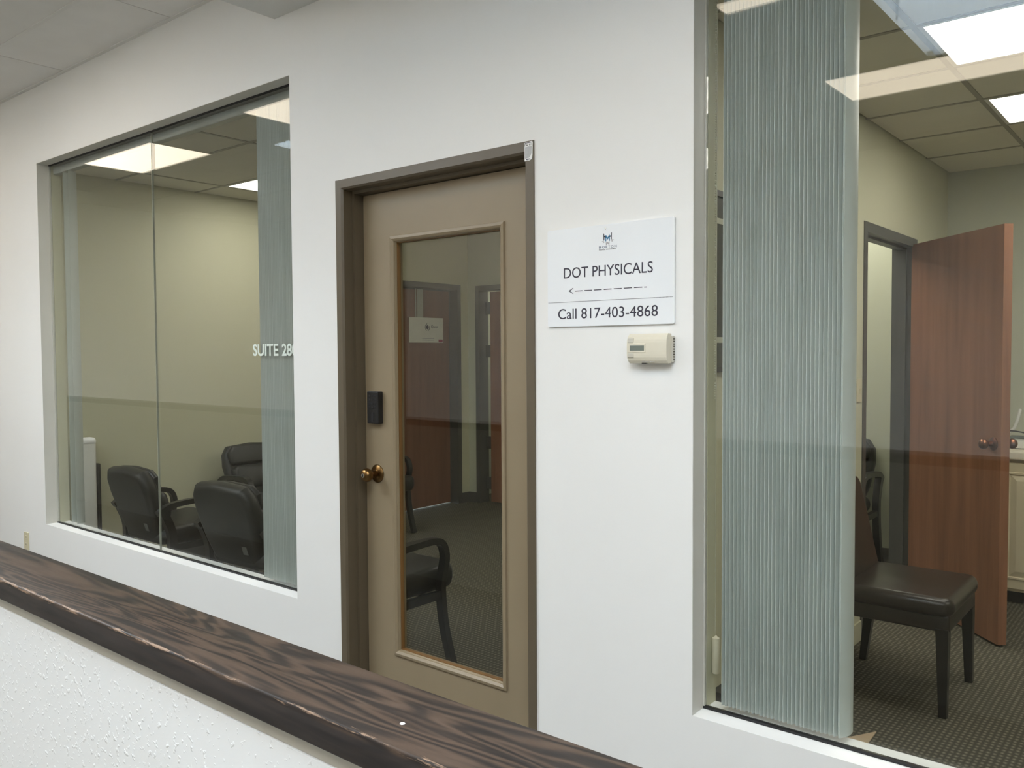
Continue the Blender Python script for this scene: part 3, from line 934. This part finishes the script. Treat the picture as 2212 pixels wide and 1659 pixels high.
outlet('wall_outlet', 'ivory outlet low on the waiting room side wall, behind the chairs', 'outlet', lambda u, v, d: (-5.66 + d, 0.62 + u, 0.33 + v), True)

# ------------------------------------------------------------------ doors inside the suite
def knob_profile():
    return [(0, 0.0), (0, 0.034), (0.004, 0.034), (0.008, 0.028), (0.010, 0.014), (0.030, 0.012), (0.036, 0.020), (0.046, 0.026), (0.058, 0.0265), (0.068, 0.021), (0.073, 0.010), (0.074, 0.0)]

# charcoal doorway in the partition, brown leaf standing open (door_2)
d2 = empty('door_2', (-1.364, 3.158, 0.0))
tag(d2, 'red brown wooden door standing open in a charcoal frame', 'door', kind='structure')
fr = bmesh.new()
mitre_frame(fr, [(0, -0.006), (0.050, -0.006), (0.050, 0.040), (0.062, 0.040), (0.062, 0.085), (0.050, 0.085), (0.050, 0.122), (0, 0.122)], 2.226, 3.21, 2.135)
for v in fr.verts:                  # turn into the partition plane, faces towards +x
    v.co = (-v.co.y, v.co.x - 3.158, v.co.z)
obj('door_frame', fr, M['dark_frame'], d2)
ang = math.atan2(-0.585, 0.560)
lf = obj('leaf', boxes((0.0, 0.832, -0.0225, 0.0225, 0.012, 2.098)), M['wood_door'], d2)
lf.location = (0.012, -0.012, 0)
lf.rotation_euler = (0, 0, ang)
for s in (-1, 1):
    obj('door_knob', lathe(bmesh.new(), knob_profile(), (0.775, s * 0.0225, 1.012), (0, s, 0), 24), M['copper'], lf, True)
for z in (0.25, 1.05, 1.85):
    obj('hinge', lathe(bmesh.new(), [(0, 0), (0, 0.007), (0.09, 0.007), (0.09, 0)], (0.012, -0.012, z), (0, 0, 1), 10), M['dark_frame'], d2)

# door in the waiting room side wall (door_3)
d3 = empty('door_3', (-5.66, 3.365, 0.0))
tag(d3, 'closed brown wooden door with hanging paper sign in the side wall', 'door', kind='structure')
fr = bmesh.new()
mitre_frame(fr, [(0, -0.006), (0.050, -0.006), (0.050, 0.095), (0.062, 0.095), (0.062, 0.138), (0, 0.138)], 2.87, 3.859, 2.134)
for v in fr.verts:
    v.co = (-v.co.y, v.co.x - 3.365, v.co.z)
obj('door_frame', fr, M['dark_frame'], d3)
obj('leaf', boxes((-0.138, -0.096, -0.436, 0.436, 0.01, 2.078)), M['wood_dark'], d3)
d3.children[-1] and obj('door_knob', lathe(bmesh.new(), knob_profile(), (-0.096, -0.375, 0.98), (1, 0, 0), 20), M['copper'], d3, True)

# paper sign hanging over that door
hs = empty('hanging_sign', (-5.752, 3.48, 1.575))
tag(hs, 'white paper sign hanging from a strip on the brown door', 'sign')
def hs_to(u, w, d):                 # u along +y, faces +x
    return (0.006 + d, u, w)
def hbox(nm, u0, u1, w0, w1, d0, d1, mat):
    return obj(nm, boxes((0.004 + d0, 0.004 + d1, u0, u1, w0, w1)), mat, hs)
hbox('paper', -0.225, 0.225, 0.0, 0.236, 0.0, 0.002, M['paper'])
hbox('hanger_strip', -0.118, -0.040, 0.236, 0.500, -0.002, 0.0, M['strap'])
hbox('hanger_wire', -0.142, -0.130, 0.236, 0.505, -0.002, 0.0, M['strap'])
text_mesh('lettering', 'Quest', M['ink'], 0.060, 0.155, 0.135, 0.165, 0, hs, lambda u, w, d: hs_to(u, w, d + 0.0002))
bm = bmesh.new()
for r0, r1, a0, a1 in ((0.030, 0.037, 100, 250), (0.030, 0.037, 290, 380), (0.0, 0.020, 0, 360)):
    n = 12
    for k in range(n):
        t0, t1 = math.radians(a0 + (a1 - a0) * k / n), math.radians(a0 + (a1 - a0) * (k + 1) / n)
        poly = [(r1 * math.cos(t0), r1 * math.sin(t0)), (r1 * math.cos(t1), r1 * math.sin(t1)), (r0 * math.cos(t1), r0 * math.sin(t1)), (r0 * math.cos(t0), r0 * math.sin(t0))]
        if r0 == 0:
            poly = poly[:3]
        prism(bm, [(0.012 + u * 0.85, 0.145 + v) for u, v in poly], lambda u, w, d: hs_to(u, w, d), 0.0, 0.0006)
obj('logo', bm, M['ink'], hs)
hbox('print_line', -0.06, 0.10, 0.036, 0.043, 0.002, 0.0026, M['greyink'])
hbox('print_line', -0.06, 0.10, 0.020, 0.027, 0.002, 0.0026, M['greyink'])
hbox('print_block', 0.160, 0.218, 0.004, 0.030, 0.002, 0.0026, M['pink'])

# door in the back wall, ajar (door_4)
d4 = empty('door_4', (-5.08, 3.97, 0.0))
tag(d4, 'brown wooden door ajar in the back wall, light showing at its hinges', 'door', kind='structure')
fr = bmesh.new()
mitre_frame(fr, [(0, -0.006), (0.050, -0.006), (0.050, 0.126), (0, 0.126)], -5.56, -4.60, 2.126)
bmesh.ops.translate(fr, vec=(5.08, -3.97 + 3.97, 0), verts=list(fr.verts))
obj('door_frame', fr, M['dark_frame'], d4)
lf = obj('leaf', boxes((0.0, 0.80, 0.0, 0.044, 0.01, 2.068)), M['wood_door'], d4)
lf.location = (-5.445 + 5.08, 0.084, 0)
lf.rotation_euler = (0, 0, math.radians(3))
for z in (0.22, 0.62, 1.52, 1.94):
    obj('hinge', boxes((-5.512 + 5.08, -5.440 + 5.08, 0.090, 0.100, z - 0.09, z + 0.03)), M['dark_frame'], d4)
obj('door_knob', lathe(bmesh.new(), knob_profile(), (-4.72 + 5.08, 0.112, 1.0), (0, -1, 0), 20), M['copper'], d4, True)

# ------------------------------------------------------------------ furniture
def cushion(outline, d0, d1, r, to3, seg=4):
    bm = bmesh.new()
    prism(bm, outline, to3, d0, d1)
    bmesh.ops.recalc_face_normals(bm, faces=list(bm.faces))
    es = [e for e in bm.edges if len(e.link_faces) == 2 and e.calc_face_angle(0) > 0.9]
    bmesh.ops.bevel(bm, geom=es, offset=r, segments=seg, profile=0.5, affect='EDGES', clamp_overlap=True)
    return bm

def make_chair():
    """guest armchair, facing +y, origin on the floor under the middle of the seat"""
    t = empty('guest_chair')
    tilt = math.radians(17)
    def back(u, v, d):              # v up along the leaning back, d towards the front
        y = -0.155 + d * math.cos(tilt) - v * math.sin(tilt)
        z = 0.44 + v * math.cos(tilt) + d * math.sin(tilt)
        return (u, y, z)
    ol = [(-0.17, -0.06), (0.17, -0.06), (0.215, 0.08), (0.235, 0.24), (0.225, 0.33), (0.185, 0.385), (0.0, 0.40), (-0.185, 0.385), (-0.225, 0.33), (-0.235, 0.24), (-0.215, 0.08)]
    b = obj('backrest', cushion(ol, -0.055, 0.035, 0.036, back), M['leather'], t, True)
    hd = [(-0.205, 0.235), (0.205, 0.235), (0.215, 0.33), (0.175, 0.372), (0.0, 0.385), (-0.175, 0.372), (-0.215, 0.33)]
    obj('head_cushion', cushion(hd, 0.020, 0.065, 0.022, back), M['leather'], b, True)
    lm = [(-0.185, 0.055), (0.185, 0.055), (0.205, 0.10), (0.205, 0.20), (0.19, 0.228), (-0.19, 0.228), (-0.205, 0.20), (-0.205, 0.10)]
    obj('lumbar_cushion', cushion(lm, 0.020, 0.085, 0.030, back), M['leather'], b, True)
    obj('label_tag', prism(bmesh.new(), [(0.09, 0.02), (0.128, 0.02), (0.128, 0.066), (0.09, 0.066)], back, -0.0565, -0.0545), M['tagcloth'], b)
    so = [(-0.20, -0.20), (0.20, -0.20), (0.245, -0.10), (0.252, 0.15), (0.250, 0.225), (0.225, 0.270), (-0.225, 0.270), (-0.250, 0.225), (-0.252, 0.15), (-0.245, -0.10)]
    obj('seat', cushion(so, 0.358, 0.470, 0.048, lambda u, v, d: (u, v, d + 0.02 * (v / 0.26) if d > 0.4 else d)), M['leather'], t, True)
    for s in (-1, 1):
        x = s * 0.268
        obj('arm_leg', ribbon(bmesh.new(), [(-0.235, 0.560), (-0.16, 0.600), (-0.02, 0.612), (0.085, 0.612), (0.138, 0.590), (0.160, 0.530), (0.146, 0.460), (0.131, 0.385), (0.152, 0.2), (0.205, 0.0)], x, 0.040, 0.030, 6), M['chair_frame'], t)
        obj('rear_leg', ribbon(bmesh.new(), [(-0.205, 0.575), (-0.150, 0.42), (-0.170, 0.20), (-0.225, 0.0)], x, 0.040, 0.046, 5), M['chair_frame'], t)
        obj('side_rail', boxes((x - 0.014, x + 0.014, -0.16, 0.138, 0.335, 0.372)), M['chair_frame'], t)
    obj('cross_bar', boxes((-0.25, 0.25, 0.118, 0.140, 0.318, 0.342)), M['chair_frame'], t)
    obj('cross_bar', boxes((-0.25, 0.25, -0.165, -0.140, 0.318, 0.342)), M['chair_frame'], t)
    return t

spots = [((-4.93, 0.455), 0.0, 'black leather guest armchair with its back to the left window, left of the glass joint'),
         ((-3.965, 0.462), 0.10, 'black leather guest armchair seen from behind, right of the glass joint beside the blinds'),
         ((-3.033, 0.468), 0.0, 'black guest armchair whose arm and front leg show through the door glass'),
         ((-5.245, 1.385), -PI / 2, 'black guest armchair facing out from the beige side wall in the left window'),
         ((-5.245, 2.345), -PI / 2, 'black guest armchair by the side wall, just left in the door glass'),
         ((-2.02, 3.60), PI, 'black guest armchair seen through the charcoal doorway')]
ch = make_chair()
for i, ((x, y), rz, la) in enumerate(spots):
    c = ch if i == 0 else copy_tree(ch)
    c.location = (x, y, 0)
    c.rotation_euler = (0, 0, rz)
    if i == 5:
        c.scale = (1.07, 1.07, 1.07)
    tag(c, la, 'chair', 'black guest armchairs in the waiting room')

# dark leather side chair in the right room, facing +x
pc = empty('dining_chair', (-1.02, 1.722, 0.0))
tag(pc, 'dark brown leather armless chair with tapered legs behind the right window', 'chair')
so = [(-0.235, -0.255), (0.21, -0.262), (0.245, -0.235), (0.245, 0.235), (0.21, 0.262), (-0.235, 0.255)]
obj('seat', cushion(so, 0.405, 0.485, 0.030, lambda u, v, d: (u, v, d)), M['brown_leather'], pc, True)
obj('apron', rbox(-0.225, 0.232, -0.245, 0.245, 0.345, 0.418, 0.012, 3), M['brown_leather'], pc, True)
def pback(u, v, d):
    a = math.radians(13)
    return (-0.19 - v * math.sin(a) + d * math.cos(a), u, 0.40 + v * math.cos(a) + d * math.sin(a))
obj('backrest', cushion([(-0.235, 0.0), (0.235, 0.0), (0.235, 0.46), (0.21, 0.50), (-0.21, 0.50), (-0.235, 0.46)], -0.04, 0.035, 0.024, pback), M['brown_leather'], pc, True)
for sx in (-1, 1):
    for s in (-1, 1):
        bm = bmesh.new()
        x, y = (0.205 if sx > 0 else -0.200), s * 0.226
        xf, yf = (0.212 if sx > 0 else -0.245), s * 0.237
        q = [[bm.verts.new((cx_ + a * w, cy_ + b * w, z)) for a, b in ((-1, -1), (1, -1), (1, 1), (-1, 1))] for cx_, cy_, z, w in ((x, y, 0.36, 0.024), (xf, yf, 0.0, 0.015))]
        for k in range(4):
            bm.faces.new((q[0][k], q[0][(k + 1) % 4], q[1][(k + 1) % 4], q[1][k]))
        bm.faces.new(q[0])
        bm.faces.new(q[1])
        obj('leg', bm, M['chair_frame'], pc)

# cream base cabinet on the back wall of the right room
cb = empty('base_cabinet', (0.0, 3.67, 0.0))
tag(cb, 'cream base cabinet with raised panel doors behind the open wooden door', 'cabinet')
obj('toe_kick', boxes((-0.955, 1.0, -0.225, 0.29, 0.0, 0.075)), M['black'], cb)
obj('carcass', boxes((-0.97, 1.02, -0.270, 0.29, 0.075, 0.845)), M['cab'], cb)
for k in range(4):
    a = -0.955 + k * 0.49
    d = obj('door', rbox(a + 0.005, a + 0.480, -0.292, -0.271, 0.095, 0.828, 0.003, 2), M['cab'], cb)
    obj('raised_panel', ring_frame([(0, -0.2915), (0.004, -0.2985), (0.012, -0.2985), (0.016, -0.2915)], a + 0.055, a + 0.430, 0.150, 0.775), M['cab'], d)
    pn = bmesh.new()
    V = [[pn.verts.new(p) for p in ((a + 0.075 + u, y, 0.170 + u), (a + 0.410 - u, y, 0.170 + u), (a + 0.410 - u, y, 0.755 - u), (a + 0.075 + u, y, 0.755 - u))] for u, y in ((0, -0.2925), (0.03, -0.301))]
    for i in range(4):
        pn.faces.new((V[0][i], V[0][(i + 1) % 4], V[1][(i + 1) % 4], V[1][i]))
    pn.faces.new(V[1])
    obj('centre_panel', pn, M['cab'], d)
tag(obj('countertop', rbox(-0.98, 1.03, 3.365, 3.968, 0.846, 0.893, 0.006, 2), M['counter']), 'cream countertop on the base cabinet in the right room', 'countertop')
ro = empty('router', (-0.84, 3.60, 0.893))
tag(ro, 'white router with one raised antenna on the cream countertop', 'router')
obj('body', rbox(-0.105, 0.16, -0.07, 0.08, 0.004, 0.052, 0.006, 2), M['white_plastic'], ro)
obj('antenna', tube(bmesh.new(), [(-0.115, 0.085, 0.072), (-0.075, 0.090, 0.115), (-0.060, 0.092, 0.165), (-0.048, 0.092, 0.225), (-0.046, 0.092, 0.231)], [0.010, 0.010, 0.0095, 0.009, 0.004], 10), M['white_plastic'], ro, True)
obj('foot', boxes((-0.10, 0.155, -0.06, 0.07, 0.0, 0.005)), M['black'], ro)
cbx = obj('cable', tube(bmesh.new(), catmull([(-0.98, 3.66, 0.902), (-0.95, 3.62, 0.980), (-0.90, 3.61, 0.992), (-0.82, 3.61, 0.978), (-0.74, 3.61, 0.970), (-0.65, 3.60, 0.968)], 6), 0.004, 8), M['black'], None, True)
tag(cbx, 'thin black cable looped over the white router', 'cable')
bg_ = obj('power_adapter', rbox(-0.93, -0.70, 3.63, 3.69, 0.9455, 0.962, 0.004, 2), M['lcd'])
tag(bg_, 'flat dark grey device lying on the white router', 'device')

# small things on and near the floor and walls
tw = empty('tower_unit', (-5.605, 0.250, 0.0))
tag(tw, 'slim white tower unit with black back edge by the left side wall', 'appliance')
obj('body', rbox(-0.042, 0.040, -0.060, 0.045, 0.02, 0.945, 0.022, 4), M['white_plastic'], tw, True)
obj('cap', rbox(-0.043, 0.042, -0.062, 0.047, 0.895, 0.948, 0.022, 4), M['sticker'], tw, True)
obj('base', rbox(-0.04, 0.04, -0.058, 0.06, 0.0, 0.03, 0.006, 2), M['black'], tw)
obj('back_edge', rbox(-0.035, 0.042, 0.046, 0.066, 0.02, 0.775, 0.006, 2), M['black'], tw)
cd = bmesh.new()
prism(cd, [(-0.976, 1.178), (-0.955, 0.62), (-1.33, 0.56), (-1.05, 1.052)], lambda u, v, d: (u, v, d), 0.0, 0.004)
tag(obj('cardboard_sheet', cd, M['card']), 'tan cardboard sheet lying on the carpet under the right window', 'cardboard')
pf = empty('picture_frame', (-1.364, 0.66, 1.41))
tag(pf, 'dark picture in thin pale frame on the partition wall, behind the bead chain', 'picture')
obj('frame', boxes((0.0, 0.018, -0.25, 0.25, 0.0, 0.02), (0.0, 0.018, -0.25, 0.25, 0.62, 0.64), (0.0, 0.018, -0.25, -0.23, 0.02, 0.62), (0.0, 0.018, 0.23, 0.25, 0.02, 0.62)), M['black'], pf)
for a, b in ((0.02, 0.105), (0.125, 0.525), (0.545, 0.62)):
    obj('print', boxes((0.0, 0.010, -0.23, 0.23, a, b)), M['picture'], pf)
for z in (0.105, 0.525):
    obj('mount', boxes((0.0, 0.012, -0.23, 0.23, z, z + 0.02)), M['back_wall'], pf)
ad = obj('plug_adapter', rbox(-1.364, -1.320, 0.54, 0.63, 0.205, 0.268, 0.004, 2), M['black'])
tag(ad, 'black plug adapter low on the partition wall, at the left edge of the blinds', 'adapter')
# paint chip on the oak cap
ck = obj('paint_chip', lathe(bmesh.new(), [(0, 0), (0, 0.0035), (0.0008, 0.0025), (0.001, 0)], (-0.739, -1.534, 1.045), (0, 0, 1), 7), M['sticker'])
tag(ck, 'tiny white paint chip lying on the dark oak cap', 'paint chip')
